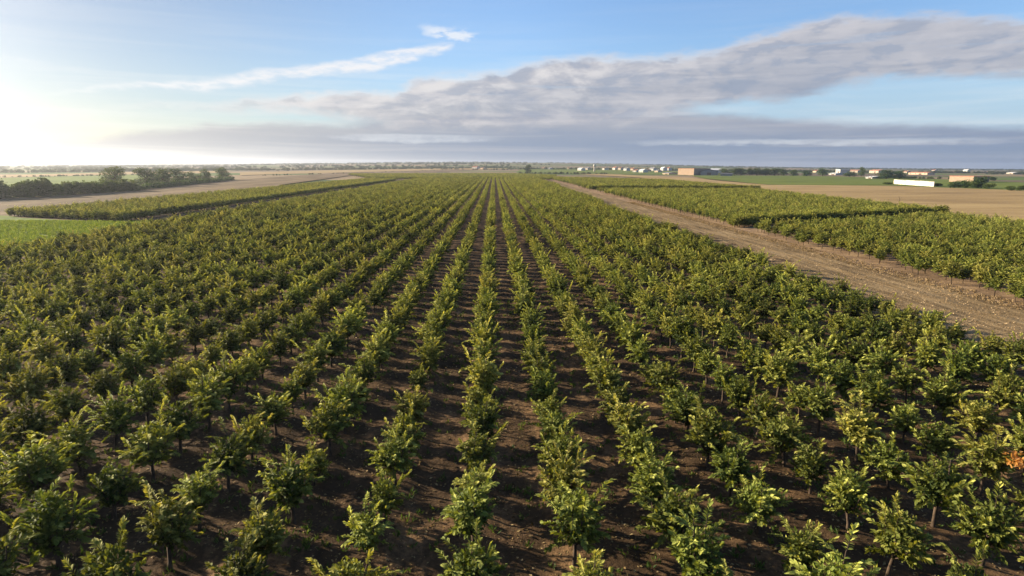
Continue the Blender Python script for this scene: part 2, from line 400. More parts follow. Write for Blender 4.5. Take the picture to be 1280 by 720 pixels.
field('block_soil', [(37.3, -20), (101, -20), (99, 126), (103, 262), (118, 500), (40, 560), (37.3, 262)], M['tansoil'], 0.010, True)
field('stubble_field', [(953, 246), (1186, 280), (1290, 290), (1500, 310), (1500, 246), (1280, 238), (1115, 232.2), (960, 231), (900, 226), (860, 222), (760, 217.5), (720, 217.5), (800, 222)], M['tan'], 0.004)
field('green_field', [(862, 219.3), (1000, 219.5), (1100, 222), (1160, 223.5), (1280, 228), (1500, 236), (1500, 246), (1280, 238), (1115, 232), (960, 230.8), (880, 223)], M['farcrop'], 0.008)
field('meadow', [(-52.2, 40), (-52.2, 105), (-64, 105), (-87, 115), (-92, 119), (-260, 170), (-260, 40)], M['grass'], 0.014, True)
field('ploughed_field', [(-300, 290), (-300, 252), (0, 247), (145, 240), (290, 225), (420, 216), (560, 212), (600, 212.3), (440, 219), (350, 231), (322, 248), (120, 272), (10, 276)], M['brown'], 0.004)
field('left_block_soil', [(-52.2, 105), (-52.2, 430), (-84, 430), (-87, 115), (-64, 105)], M['soil'], 0.012, True)
field('pasture', [(-200, 240), (-200, 227), (0, 222.5), (150, 218.5), (210, 218), (210, 224), (120, 236)], M['grass'], 0.006)
field('far_stubble', [(-200, 226), (-200, 221), (0, 219), (150, 215.5), (290, 213.5), (280, 216), (150, 218.3), (0, 222.2)], M['tan'], 0.01)
field('far_green', [(645, 215.8), (650, 212), (700, 211.3), (800, 212.5), (860, 215), (860, 219), (760, 217.4)], M['farcrop'], 0.01)
field('far_plain', [(300, 219), (300, 215.5), (420, 212.8), (560, 210.4), (640, 210.6), (600, 212.2), (560, 212), (420, 215.8)], M['tan'], 0.014)


# ------------------------------------------------------------ foliage generators
def unit(v): return v / np.maximum(np.linalg.norm(v, axis=-1, keepdims=True), 1e-9)


def leaf_geo(P, D, N, L, Wd, detail=2, curl=0.18):
    """leaf blades: P base, D axis, N up side, L length, Wd half width"""
    D = unit(D); S = unit(np.cross(D, N)); N = np.cross(S, D); L = L[:, None]; Wd = Wd[:, None]
    if detail == 2:
        pts = [P, P + D * L * .3 + S * Wd * .8 + N * Wd * .25, P + D * L * .66 + S * Wd - N * L * curl * .4 + N * Wd * .25, P + D * L - N * L * curl,
               P + D * L * .66 - S * Wd - N * L * curl * .4 + N * Wd * .25, P + D * L * .3 - S * Wd * .8 + N * Wd * .25, P + D * L * .3, P + D * L * .66 - N * L * curl * .4]
        F = [(0, 6, 1), (6, 7, 2, 1), (7, 3, 2), (0, 5, 6), (5, 4, 7, 6), (4, 3, 7)]
    elif detail == 1:
        pts = [P, P + D * L * .5 + S * Wd, P + D * L - N * L * curl, P + D * L * .5 - S * Wd]; F = [(0, 3, 2, 1)]
    V = np.stack(pts, 1); k = V.shape[1]; n = len(P)
    return V.reshape(-1, 3), k, F, n


def leaves_mesh(name, groups):
    """groups: list of (P, D, N, L, W, tone, detail)"""
    verts = []; faces = []; tones = []; off = 0
    for P, D, N, L, Wd, tone, det in groups:
        V, k, F, n = leaf_geo(P, D, N, L, Wd, det); verts.append(V)
        for i in range(n):
            b = off + i * k
            for f in F: faces.append(tuple(b + q for q in f))
        tones.append(np.repeat(tone, len(F))); off += len(V)
    me = bpy.data.meshes.new(name); me.from_pydata(np.concatenate(verts).tolist(), [], faces)
    a = me.attributes.new('tone', 'FLOAT', 'FACE'); a.data.foreach_set('value', np.concatenate(tones).astype(np.float32))
    return me


def tube_arrays(paths, sides=6):
    verts = []; faces = []
    for pts, rad in paths:
        o = len(verts); pts = [Vector(p) for p in pts]
        for i, p in enumerate(pts):
            d = (pts[min(i + 1, len(pts) - 1)] - pts[max(i - 1, 0)]).normalized()
            a = d.orthogonal().normalized() if abs(d.z) < 0.9 else d.cross(Vector((1, 0, 0))).normalized(); b = d.cross(a)
            for k in range(sides):
                t = 2 * math.pi * k / sides; verts.append(tuple(p + (a * math.cos(t) + b * math.sin(t)) * rad[i]))
        for i in range(len(pts) - 1):
            for k in range(sides):
                q = o + i * sides; faces.append((q + k, q + (k + 1) % sides, q + sides + (k + 1) % sides, q + sides + k))
        faces.append(tuple(o + (len(pts) - 1) * sides + k for k in range(sides)))
    return verts, faces


def tube_mesh(name, paths, sides=6):
    v, f = tube_arrays(paths, sides); me = bpy.data.meshes.new(name); me.from_pydata(v, [], f); me.shade_smooth(); return me


def orchard_shape(seed, detail, nsh_scale=1.0, leaf_scale=1.0):
    """young orchard tree about 1.9 m tall: short stem, arching shoots with long leaves on both sides"""
    r = random.Random(seed); g = np.random.default_rng(seed)
    th = r.uniform(.42, .58); paths = [([(0, 0, -.12), (r.uniform(-.02, .02), r.uniform(-.02, .02), .2), (r.uniform(-.04, .04), r.uniform(-.04, .04), th)], [.055, .042, .036])]
    top = Vector(paths[0][0][-1]); P = []; D = []; N = []; L = []; Wd = []; TN = []
    nl = r.randint(7, 9); shoots = []
    tall = r.uniform(.85, 1.12)
    for i in range(nl):
        a = 2 * math.pi * (i + r.uniform(-.3, .3)) / nl
        out = r.uniform(.19, .44); up = r.uniform(.35, .85) * tall
        if i == 0: out *= .3; up = r.uniform(.9, 1.05) * tall
        e = top + Vector((math.cos(a) * out, math.sin(a) * out, up)); mid = top.lerp(e, .5) + Vector((math.cos(a) * .08, math.sin(a) * .08, -.02))
        paths.append(([top - Vector((0, 0, .05)), mid, e], [.026, .017, .009]))
        ns = max(3, int(r.randint(6, 8) * nsh_scale))
        for j in range(ns):
            t = (j + .6) / ns; base = mid.lerp(e, (t - .4) / .6) if t > .4 else top.lerp(mid, t / .4)
            aa = a + r.gauss(0, .95); el = r.uniform(-.25, .95) + .35 * t
            ln = r.uniform(.20, .54) * (1.15 if j == ns - 1 else 1)
            if j == ns - 1: aa = a + r.gauss(0, .3); el = r.uniform(.6, 1.35); ln *= r.choice((1, 1, 1.25))
            d = Vector((math.cos(aa) * math.cos(el), math.sin(aa) * math.cos(el), math.sin(el)))
            if base.z + d.z * ln < .42: d.z = abs(d.z) * .3; d.normalize()
            shoots.append((base, d, ln, t))
    for base, d, ln, t in shoots:
        droop = r.uniform(.05, .28); nl2 = max(4, int((9 if detail == 2 else 3.2) + ln * (31 if detail == 2 else 8)))
        side = d.cross(Vector((0, 0, 1))); side = side.normalized() if side.length > .1 else Vector((1, 0, 0))
        def pt(u): return base + d * ln * u + Vector((0, 0, -droop * ln * u * u))
        if detail == 2: paths.append(([base, pt(.5), pt(1)], [.009, .006, .003]))
        for k in range(nl2):
            u = .12 + .88 * k / (nl2 - 1); p = pt(u); s = 1 if k % 2 else -1; roll = r.gauss(0, .45)
            tang = (d + Vector((0, 0, -2 * droop * u))).normalized()
            sv = (side * math.cos(roll) * s + Vector((0, 0, math.sin(roll))))
            spread = .95 - .75 * u ** 3
            ld = (tang * (.55 + .6 * u) + sv * spread + Vector((0, 0, r.uniform(-.25, .2)))).normalized()
            ov = (p - Vector((top.x, top.y, .85))).normalized(); nn = Vector((0, 0, .55)) + ov * 1.0 + Vector((r.gauss(0, .3), r.gauss(0, .3), r.gauss(0, .2)))
            l_ = r.uniform(.085, .15) * leaf_scale * (1.0 if u > .4 else .85)
            P.append(p); D.append(ld); N.append(nn); L.append(l_); Wd.append(l_ * r.uniform(.19, .26) * (1 if detail == 2 else 1.25))
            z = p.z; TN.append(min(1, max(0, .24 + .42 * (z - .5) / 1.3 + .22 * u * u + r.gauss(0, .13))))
    P = np.array([tuple(p) for p in P]); D = np.array([tuple(p) for p in D]); N = np.array([tuple(p) for p in N]); L = np.array(L); Wd = np.array(Wd); TN = np.array(TN)
    # inner leaves that close the heart of the crown
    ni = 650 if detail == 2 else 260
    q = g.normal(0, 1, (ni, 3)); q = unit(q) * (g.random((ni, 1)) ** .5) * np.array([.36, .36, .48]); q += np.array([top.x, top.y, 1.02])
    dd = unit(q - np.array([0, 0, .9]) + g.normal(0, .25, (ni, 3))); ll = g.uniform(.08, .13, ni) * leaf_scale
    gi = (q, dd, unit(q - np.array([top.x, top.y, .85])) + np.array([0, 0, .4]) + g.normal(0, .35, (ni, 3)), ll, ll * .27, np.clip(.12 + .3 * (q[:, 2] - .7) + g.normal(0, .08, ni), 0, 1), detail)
    return paths, [(P, D, N, L, Wd, TN, detail), gi]


NEAR_V = []
for i in range(14):
    paths, gl = orchard_shape(100 + i, 2)
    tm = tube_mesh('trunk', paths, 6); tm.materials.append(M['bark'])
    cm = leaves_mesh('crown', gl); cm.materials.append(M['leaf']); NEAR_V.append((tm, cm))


def joined(name, paths, gl, leaf, sides=4):
    """stem and leaves in one mesh, for the trees of a mass"""
    tv, tf = tube_arrays(paths, sides); cm = leaves_mesh('tmp', gl)
    cv = [tuple(v.co) for v in cm.vertices]; cf = [tuple(p.vertices) for p in cm.polygons]
    tn = np.zeros(len(cf), np.float32); cm.attributes['tone'].data.foreach_get('value', tn)
    me = bpy.data.meshes.new(name); o = len(tv); me.from_pydata(tv + cv, [], tf + [tuple(i + o for i in f) for f in cf])
    a = me.attributes.new('tone', 'FLOAT', 'FACE'); a.data.foreach_set('value', np.concatenate([np.zeros(len(tf), np.float32), tn]))
    me.materials.append(M['bark']); me.materials.append(leaf)
    me.polygons.foreach_set('material_index', np.array([0] * len(tf) + [1] * len(cf), np.int32))
    bpy.data.meshes.remove(cm); return me


def broad_shape(seed, n=1500, tall=1.0, lf=.05, wide=.42):
    """unit-height broadleaf: trunk, limbs and a crown of lobed leaf clumps"""
    r = random.Random(seed); g = np.random.default_rng(seed)
    paths = [([(0, 0, -.03), (.01, 0, .15), (0, .01, .4)], [.035, .026, .018])]; lobes = []
    for i in range(r.randint(9, 13)):
        a = r.uniform(0, 6.28); h = r.uniform(.22, .84); w = wide * r.uniform(.35, .85) * (1.2 - abs(h - .45))
        c = (math.cos(a) * w, math.sin(a) * w, h); lobes.append((c, r.uniform(.11, .19)))
        paths.append(([(0, 0, .22 + .2 * r.random()), (c[0] * .5, c[1] * .5, (h + .3) / 2), c], [.014, .009, .004]))
    lobes.append(((0, 0, .80), .17)); lobes.append(((0, 0, .55), .24)); lobes.append(((0, 0, .33), .2)); lobes += [((math.cos(t) * .22, math.sin(t) * .22, .24), .2) for t in (0, 2.1, 4.2)]
    wts = np.array([l[1] ** 2 for l in lobes]); idx = g.choice(len(lobes), n, p=wts / wts.sum())
    C = np.array([l[0] for l in lobes])[idx]; rad = np.array([l[1] for l in lobes])[idx]
    q = unit(g.normal(0, 1, (n, 3))); P = C + q * rad[:, None] * (g.random((n, 1)) ** .35) * np.array([1.15, 1.15, .85]); P[:, 2] = np.maximum(P[:, 2], .06)
    D = unit(q + g.normal(0, .6, (n, 3))); N = q + g.normal(0, .5, (n, 3)) + np.array([0, 0, .5]); L = g.uniform(.7, 1.3, n) * lf
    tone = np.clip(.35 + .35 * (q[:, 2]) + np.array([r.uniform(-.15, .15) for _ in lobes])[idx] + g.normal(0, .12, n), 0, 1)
    return paths, [(P, D, N, L, L * .42, tone, 1)]


BROAD = []
for i in range(6):
    paths, gl = broad_shape(300 + i, 2600, lf=.045)
    BROAD.append((tube_mesh('trunk', paths, 5), leaves_mesh('crown', gl)))
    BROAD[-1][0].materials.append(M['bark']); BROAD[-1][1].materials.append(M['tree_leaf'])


def bush_shape(seed, n, lf):
    g = np.random.default_rng(seed); nb = 7
    C = np.stack([g.uniform(-.4, .4, nb), g.uniform(-.3, .3, nb), g.uniform(.25, .6, nb)], 1); idx = g.integers(0, nb, n)
    q = unit(g.normal(0, 1, (n, 3))); P = C[idx] + q * .34 * (g.random((n, 1)) ** .35); P[:, 2] = np.abs(P[:, 2]) + .02
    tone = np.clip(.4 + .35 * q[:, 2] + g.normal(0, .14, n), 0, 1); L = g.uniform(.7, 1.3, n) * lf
    return [(P, unit(q + g.normal(0, .6, (n, 3))), q + g.normal(0, .5, (n, 3)), L, L * .42, tone, 1)]


# ------------------------------------------------------------ instanced masses
def variants(name, meshes):
    c = bpy.data.collections.new(name)
    for i, me in enumerate(meshes):
        o = bpy.data.objects.new(f'{name}_{i:02d}', me); c.objects.link(o)
    return c


def mass(name, pts, rot, sc, idx, coll, label, cat):
    me = bpy.data.meshes.new(name); me.from_pydata(np.asarray(pts).tolist(), [], [])
    a = me.attributes.new('rot', 'FLOAT_VECTOR', 'POINT'); a.data.foreach_set('vector', np.asarray(rot, np.float32).ravel())
    a = me.attributes.new('sc', 'FLOAT_VECTOR', 'POINT'); a.data.foreach_set('vector', np.asarray(sc, np.float32).ravel())
    a = me.attributes.new('idx', 'INT', 'POINT'); a.data.foreach_set('value', np.asarray(idx, np.int32))
    o = link(name, me); tag(o, label, cat, kind='stuff')
    ng = bpy.data.node_groups.new(name, 'GeometryNodeTree'); ng.interface.new_socket('Geometry', in_out='INPUT', socket_type='NodeSocketGeometry'); ng.interface.new_socket('Geometry', in_out='OUTPUT', socket_type='NodeSocketGeometry')
    n = ng.nodes; l = ng.links; gi = n.new('NodeGroupInput'); go = n.new('NodeGroupOutput'); ip = n.new('GeometryNodeInstanceOnPoints'); ci = n.new('GeometryNodeCollectionInfo')
    ci.inputs['Collection'].default_value = coll; ci.inputs['Separate Children'].default_value = True; ci.inputs['Reset Children'].default_value = True
    def attr(nm, t):
        q = n.new('GeometryNodeInputNamedAttribute'); q.data_type = t; q.inputs[0].default_value = nm; return q.outputs[0]
    m2p = n.new('GeometryNodeMeshToPoints'); l.new(gi.outputs[0], m2p.inputs['Mesh'])
    l.new(m2p.outputs[0], ip.inputs['Points']); l.new(ci.outputs[0], ip.inputs['Instance']); ip.inputs['Pick Instance'].default_value = True
    l.new(attr('idx', 'INT'), ip.inputs['Instance Index']); l.new(attr('rot', 'FLOAT_VECTOR'), ip.inputs['Rotation']); l.new(attr('sc', 'FLOAT_VECTOR'), ip.inputs['Scale'])
    l.new(ip.outputs[0], go.inputs[0])
    md = o.modifiers.new('scatter', 'NODES'); md.node_group = ng; return o


# every orchard tree: (x, y, scale, rz, variant)
trees = []
k = math.ceil((OX0 - ROW0) / ROWS)
while ROW0 + k * ROWS < 31:
    x0 = ROW0 + k * ROWS; y = 3.0 + rng.uniform(0, TREE_S) + ((x0 - 25.2) / .02 + 60 if x0 > 25.2 else 0)
    while y < OY1:
        if not (y < 60 and rng.random() < .015):
            trees.append([x0 + rng.normal(0, .05), y + rng.normal(0, .12), k])
        y += TREE_S * (1 if y < 120 else 1.05)
    k += 1
A = np.array(trees)
vis = []
for i, (x, y, k) in enumerate(trees):
    p = proj((x, y, 1.2))
    if p is None: continue
    s = F_PX * 0.75 / p[2]
    if -s * .55 < p[0] < 1280 + s * .55 and p[1] < 720 + s * .6:
        vis.append((math.dist((x, y, 1.1), (0, 0, CAM_H)), i))
vis.sort(); near_ids = [i for _, i in vis[:300]]; near_set = set(near_ids)

ORD = ['zeroth', 'first', 'second', 'third', 'fourth', 'fifth', 'sixth', 'seventh', 'eighth', 'ninth', 'tenth', 'eleventh', 'twelfth', 'thirteenth', 'fourteenth', 'fifteenth', 'sixteenth', 'seventeenth', 'eighteenth', 'nineteenth', 'twentieth', 'twenty-first', 'twenty-second', 'twenty-third', 'twenty-fourth', 'twenty-fifth', 'twenty-sixth', 'twenty-seventh', 'twenty-eighth', 'twenty-ninth', 'thirtieth']
rows = {}
for i in near_ids: rows.setdefault(int(trees[i][2]), []).append(i)
LOOK = ['bushy green tree', 'leafy green tree', 'spreading green tree', 'feathery green tree']
wither_best = min(near_ids, key=lambda i: (lambda p: math.hypot(p[0] - 1258, p[1] - 585))(proj((trees[i][0], trees[i][1], 1.2))))
protos = {}
GROUP = 'orchard trees in planted rows'
def place_tree(i, rank):
    x, y, k = trees[i]; k = int(k); v = int(rng.integers(0, len(NEAR_V)))
    s = float(np.clip(rng.normal(1.0, .10), .7, 1.25)) * 1.12; sz = s * float(rng.uniform(.92, 1.1)); rz = float(rng.uniform(0, 6.283))
    z = float(soil_h(np.array(x), np.array(y)))
    if k == 0: where = 'in the central row'
    elif k > 0: where = f'in {ORD[k]} row right of the central row'
    else: where = f'in {ORD[-k]} row left of the central row'
    if v not in protos:
        root = empty('orchard_tree', (x, y, z), rz)
        link('trunk', NEAR_V[v][0], (), root); link('crown', NEAR_V[v][1], (), root); protos[v] = root
    else:
        src = protos[v]; root = src.copy(); COL.objects.link(root)
        for ch in list(src.children):
            if ch.name.split('.')[0] == 'withered_branch': continue
            c = ch.copy(); COL.objects.link(c); c.parent = root
        root.location = (x, y, z); root.rotation_euler = (0, 0, rz)
    root.scale = (s, s, sz); root.rotation_euler = (rng.normal(0, .06), rng.normal(0, .06), rz)
    look = ('tall ' if sz > 1.30 else 'low ' if sz < 1.05 else '') + ('bushy' if s > 1.15 else 'leafy') + ' green tree'
    if i == wither_best: look = 'orange withered tree'
    lab = f'{look}, {ORD[rank]} from the front {where}'
    if i == wither_best: lab = 'green tree with one orange withered branch near the right edge of the photo'
    tag(root, lab, 'tree', GROUP)
    return root


wither_root = None
for k in sorted(rows):
    for rank, i in enumerate(sorted(rows[k], key=lambda q: trees[q][1]), 1):
        rt = place_tree(i, rank)
        if i == wither_best: wither_root = rt
gg = np.random.default_rng(5); n = 60
P = gg.normal(0, .10, (n, 3)) + np.array([.10, -.62, 1.25]); q = unit(gg.normal(0, 1, (n, 3))); L = gg.uniform(.1, .16, n)
wm = leaves_mesh('withered_branch', [(P, q, q + np.array([0, 0, 1.]), L, L * .3, gg.random(n), 2)])
wb = link('withered_branch', wm, [M['withered']], wither_root); wb['label'] = 'branch of orange withered leaves'
wb.rotation_euler = (0, 0, -wither_root.rotation_euler[2])

far_meshes = []
for i in range(8):
    paths, gl = orchard_shape(500 + i, 1, 1.2, 1.25); far_meshes.append(joined(f'far_tree_{i}', paths[:9], gl, M['leaf']))
mid_meshes = []
for i in range(6):
    paths, gl = orchard_shape(700 + i, 2)
    mid_meshes.append(joined(f'mid_tree_{i}', paths[:9], gl, M['leaf']))
oc = variants('orchard_variants', far_meshes + mid_meshes)
pts = []; sc = []; rot = []; idx = []
def add_pt(x, y, s, mid=False, z=0.0, sx=1.0):
    pts.append((x, y, z)); s2 = s * rng.uniform(.9, 1.12); sc.append((s * sx, s * sx, s2)); rot.append((0, 0, rng.uniform(0, 6.283)))
    idx.append(int(rng.integers(8, 14)) if mid else int(rng.integers(0, 8)))
for i, (x, y, k) in enumerate(trees):
    if i in near_set: continue
    p = proj((x, y, 1.2)); ang = math.degrees(math.atan2(x, max(y, .1)))
    if y < 9 and not (-22 < x < 20): continue
    if ang > 50 or ang < -58: continue
    add_pt(x, y, float(np.clip(rng.normal(1.13, .09), .9, 1.4)), mid=y < 130, sx=.92)
# neighbouring blocks of the same crop
def block(poly, sx_, sy_, smin, smax, jit=.3, zf=False, wide=1.0):
    xs_ = [p[0] for p in poly]; ys_ = [p[1] for p in poly]; n = len(poly)
    def ins(x, y):
        c = False; j = n - 1
        for a in range(n):
            if (poly[a][1] > y) != (poly[j][1] > y) and x < (poly[j][0] - poly[a][0]) * (y - poly[a][1]) / (poly[j][1] - poly[a][1]) + poly[a][0]: c = not c
            j = a
        return c
    x = min(xs_) + .3
    while x < max(xs_):
        y = min(ys_)
        while y < max(ys_):
            X = x + rng.normal(0, jit); Y = y + rng.normal(0, jit)
            if ins(X, Y):
                add_pt(X, Y, rng.uniform(smin, smax), mid=math.hypot(X, Y) < 110, z=float(T(X, Y)), sx=wide)
            y += sy_
        x += sx_
block([(38.2, 30), (88, 30), (88, 114), (86, 117), (39.0, 92)], 1.75, 1.7, .95, 1.12)
block([(39.5, 99), (95, 127), (104, 244), (39.8, 240)], 1.8, 1.8, 1.0, 1.2)
block([(40, 258), (113, 262), (118, 420), (43, 520)], 2.1, 2.2, .95, 1.15)
block([(-64.5, 107.5), (-64.5, 420), (-86, 420), (-92, 119)], 1.9, 1.9, .9, 1.05)
def edge_row(a, b, step, s):
    n_ = int(math.dist(a, b) / step)
    for q in range(n_ + 1):
        for off in (0, 1.1):
            X = a[0] + (b[0] - a[0]) * q / n_ + rng.normal(0, .12); Y = a[1] + (b[1] - a[1]) * q / n_ + off + rng.normal(0, .12)
            add_pt(X, Y, s * rng.uniform(.9, 1.1), mid=Y < 140, z=-.3, sx=1.1)
edge_row((39.5, 99), (95, 127), 1.0, 1.3); edge_row((40, 257), (113, 261), 1.3, 1.55); edge_row((-64.5, 107.5), (-91, 118), 1.1, 1.15); edge_row((-64.2, 108), (-64.2, 400), 1.2, 1.15)
block([(-84, 430), (40, 436), (60, 600), (20, 720), (-150, 640)], 2.9, 3.2, 1.1, 1.3, wide=1.35)
mass('orchard_rows', pts, rot, sc, idx, oc, 'mass of green orchard trees filling the rows and blocks beyond the front trees', 'orchard')

# ------------------------------------------------------------ ground litter
def litter(name, n, area, size, mat, label, cat, seed, dens=None, zf=soil_h):
    g = np.random.default_rng(seed)
    x = g.uniform(area[0], area[1], n); y = area[2] + (area[3] - area[2]) * g.random(n) ** 1.4
    keep = vhash(x, y, 1.1) > g.random(n) * .9
    x, y = x[keep], y[keep]; n = len(x)
    z = zf(x, y) + .012
    D = unit(np.stack([g.normal(0, 1, n), g.normal(0, 1, n), g.normal(0, .25, n)], 1)); N = np.stack([g.normal(0, .5, n), g.normal(0, .5, n), np.ones(n)], 1)
    L = g.uniform(.5, 1.3, n) * size
    me = leaves_mesh(name, [(np.stack([x, y, z], 1), D, N, L, L * .3, g.random(n), 1)])
    return tag(link(name, me, [mat]), label, cat, kind='stuff')


M['litter'] = leafmat('dead_leaf', (0.06, 0.035, 0.015), (0.18, 0.11, 0.05), (0.38, 0.27, 0.15), 0.15, 0.8)
M['stubble_leaf'] = leafmat('straw', (0.16, 0.11, 0.06), (0.32, 0.23, 0.12), (0.5, 0.38, 0.22), 0.15, 0.8)
M['weed'] = leafmat('weed_leaf', (0.04, 0.07, 0.015), (0.08, 0.12, 0.025), (0.14, 0.17, 0.04), 0.3, 0.6)
M['blade'] = leafmat('grass_blade', (0.06, 0.11, 0.02), (0.11, 0.17, 0.03), (0.19, 0.24, 0.05), 0.4, 0.6)
litter('leaf_litter', 150000, (-28, 27, 7, 60), .10, M['litter'], 'dead brown leaves scattered over the dark orchard soil', 'leaf litter', 21)
litter('straw', 36000, (OX1 + .6, 37.2, 24, 130), .13, M['stubble_leaf'], 'pale straw and stubble lying on the dirt track', 'straw', 22, zf=track_h)


def tufts(name, n, area, mat, label, cat, seed, zf, h=.16):
    g = np.random.default_rng(seed)
    cx = g.uniform(area[0], area[1], n); cy = g.uniform(area[2], area[3], n); k = 9
    x = np.repeat(cx, k) + g.normal(0, .05, n * k); y = np.repeat(cy, k) + g.normal(0, .05, n * k)
    D = unit(np.stack([g.normal(0, .6, n * k), g.normal(0, .6, n * k), np.ones(n * k)], 1)); L = g.uniform(.5, 1.4, n * k) * h
    me = leaves_mesh(name, [(np.stack([x, y, zf(x, y)], 1), D, np.stack([g.normal(0, 1, n * k), g.normal(0, 1, n * k), np.zeros(n * k)], 1), L, L * .13, g.random(n * k), 1)])
    return tag(link(name, me, [mat]), label, cat, kind='stuff')


tufts('weeds', 4200, (-24, 24, 7, 46), M['weed'], 'small green weeds sprouting between the orchard rows', 'weeds', 31, soil_h)
tufts('dry_grass', 2600, (36.4, 38.6, 28, 170), M['stubble_leaf'], 'dry yellow grass along the edge of the dirt track', 'dry grass', 32, lambda x, y: np.zeros_like(x), .16)
tufts('meadow_grass', 9000, (-86, -53, 60, 108), M['blade'], 'bright green grass of the meadow beside the orchard', 'grass', 33, lambda x, y: np.zeros_like(x), .3)

# ------------------------------------------------------------ woodland and hedges in the distance
wv = []
for i in range(5):
    paths, gl = broad_shape(900 + i, 420, lf=.10, wide=.5); wv.append(joined(f'wood_tree_{i}', paths[:3], gl, M['wood_leaf'], 3))
wc = variants('woodland_variants', wv)
pts = []; sc = []; rot = []; idx = []
def wood(x, y, h, w=1.0):
    pts.append((x, y, float(T(x, y)) - .3)); sc.append((h * w, h * w, h)); rot.append((0, 0, rng.uniform(0, 6.28))); idx.append(int(rng.integers(0, 5)))
def tline(p0, p1, n, h, jit, w=1.25):
    a = at(*p0); b = at(*p1)
    for k in range(n):
        t = rng.random(); wood(a.x + (b.x - a.x) * t + rng.normal(0, jit), a.y + (b.y - a.y) * t + rng.normal(0, jit), h * rng.uniform(.6, 1.25), w)
for i in range(230):                           # hedge lines over the plain, some tens of trees each
    az_ = R(rng.uniform(-46, 48)); r = rng.uniform(1150, 4600); cx, cy = r * math.sin(az_), r * math.cos(az_)
    hs = .45 if 2 < math.degrees(az_) < 42 and r < 2600 else 1.0
    if hs < 1 and rng.random() < .5: continue
    ln = rng.uniform(80, 420); an = rng.normal(0, .35); m_ = int(ln / 11)
    for k in range(m_):
        t = rng.uniform(-.5, .5) * ln; wood(cx + math.cos(an) * t + rng.normal(0, 4), cy + math.sin(an) * t + rng.normal(0, 4), rng.uniform(2, 6) * hs, 1.9)
for i in range(1500):                          # the wooded skyline
    az_ = R(rng.uniform(-47, 49)); r = rng.uniform(4300, 5200); wood(r * math.sin(az_), r * math.cos(az_), rng.uniform(3, 7), 2.6)
for a, b, n, h in [((0, 216), (300, 212.5), 150, 6), ((300, 213), (640, 209.6), 170, 6), ((640, 211.5), (860, 213), 110, 6), ((860, 213.5), (1280, 217), 200, 7),
                   ((-40, 222.3), (200, 218.3), 60, 1.6), ((320, 219.5), (560, 212.5), 60, 1.5), ((650, 217), (760, 217.6), 60, 2.6), ((1110, 222.8), (1190, 223.5), 20, 4), ((520, 211.5), (640, 212.5), 40, 3)]:
    tline(a, b, int(n * (2.2 if h > 3.5 else 1)), h * (.62 if h > 3.5 else 1), 9 if h > 3 else 1.5)
mass('woodland', pts, rot, sc, idx, wc, 'far hedges and woods spread over the plain up to the skyline', 'woodland')


def hedge_mesh(name, a, b, h, w, n, lf, seed):
    g = np.random.default_rng(seed); ln = (b - a).length; d = (b - a).normalized(); s = Vector((-d.y, d.x, 0)); nb = int(ln / (h * .16)) + 1
    tb = g.random(nb); C = np.stack([tb * ln, g.normal(0, w * .16, nb), h * g.uniform(.15, .62, nb)], 1); rad = h * g.uniform(.32, .55, nb)
    ix = g.integers(0, nb, n); q = unit(g.normal(0, 1, (n, 3))); Q = C[ix] + q * rad[ix][:, None] * (g.random((n, 1)) ** .4); Q[:, 2] = np.abs(Q[:, 2])
    Wp = np.array([d.x, d.y, 0]) * Q[:, :1] + np.array([s.x, s.y, 0]) * Q[:, 1:2] + np.array([0, 0, 1.]) * Q[:, 2:3]
    L = g.uniform(.7, 1.3, n) * lf
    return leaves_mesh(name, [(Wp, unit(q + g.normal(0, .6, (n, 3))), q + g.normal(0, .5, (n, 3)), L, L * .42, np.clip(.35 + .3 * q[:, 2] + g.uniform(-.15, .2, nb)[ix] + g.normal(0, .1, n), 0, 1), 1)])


def hedge(p0, p1, h, w, n, lf, seed, label):
    a = at(*p0); b = at(*p1); root = empty('hedgerow', a)
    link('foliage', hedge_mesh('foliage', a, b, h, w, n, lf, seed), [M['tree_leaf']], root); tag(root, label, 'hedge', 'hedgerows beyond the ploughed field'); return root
hedge((-90, 252), (60, 245), 5.2, 5, 16000, .6, 1, 'dark hedge at the left edge of the photo below the sun glow')
hedge((60, 245), (170, 238), 4.0, 5, 16000, .55, 2, 'dark continuous hedge running up to the big round trees')
hedge((165, 238), (292, 225), 2.2, 5, 14000, .5, 3, 'low hedge under the six big trees beyond the ploughed field')

TREE_N = 0
def far_tree(px, base, top, wpx, label, cat='tree', group=None, name='broadleaf_tree', v=None):
    global TREE_N
    p = at(px, base); h = px_size(p, base - top); w = px_size(p, wpx); tm, cm = BROAD[(TREE_N if v is None else v) % len(BROAD)]; TREE_N += 1
    root = empty(name, p, rng.uniform(0, 6.28)); link('trunk', tm, (), root); link('crown', cm, (), root)
    root.scale = (w / .95, w / .95, h / .99); tag(root, label, cat, group); return root
GT = 'tall trees above the left hedge'
far_tree(143, 234, 208, 37, 'round dark tree standing alone above the left hedge', group=GT)
far_tree(183, 233, 209.5, 30, 'left end tree of the dense clump above the hedge', group=GT)
far_tree(203, 232, 209.5, 34, 'broad tree second from left in the dense clump', group=GT)
far_tree(224, 230, 210.5, 30, 'broad tree at the right end of the dense clump', group=GT)
far_tree(241, 228, 213, 18, 'smaller tree just right of the dense clump', group=GT)
far_tree(257, 227, 210.5, 19, 'round tree second from the right end of the hedge', group=GT)
far_tree(279, 225, 209, 21, 'tight dark round tree at the right end of the hedge', group=GT)
far_tree(660, 216.5, 205.5, 9, 'lone narrow tree at the far end of the orchard', name='narrow_tree')
far_tree(1028, 220, 210, 14, 'dark round tree between the grey sheds and the white village building', group='trees at the edge of the village')
far_tree(1077, 220.5, 208.5, 10, 'tall narrow tree beside the red roofed long building', group='trees at the edge of the village')
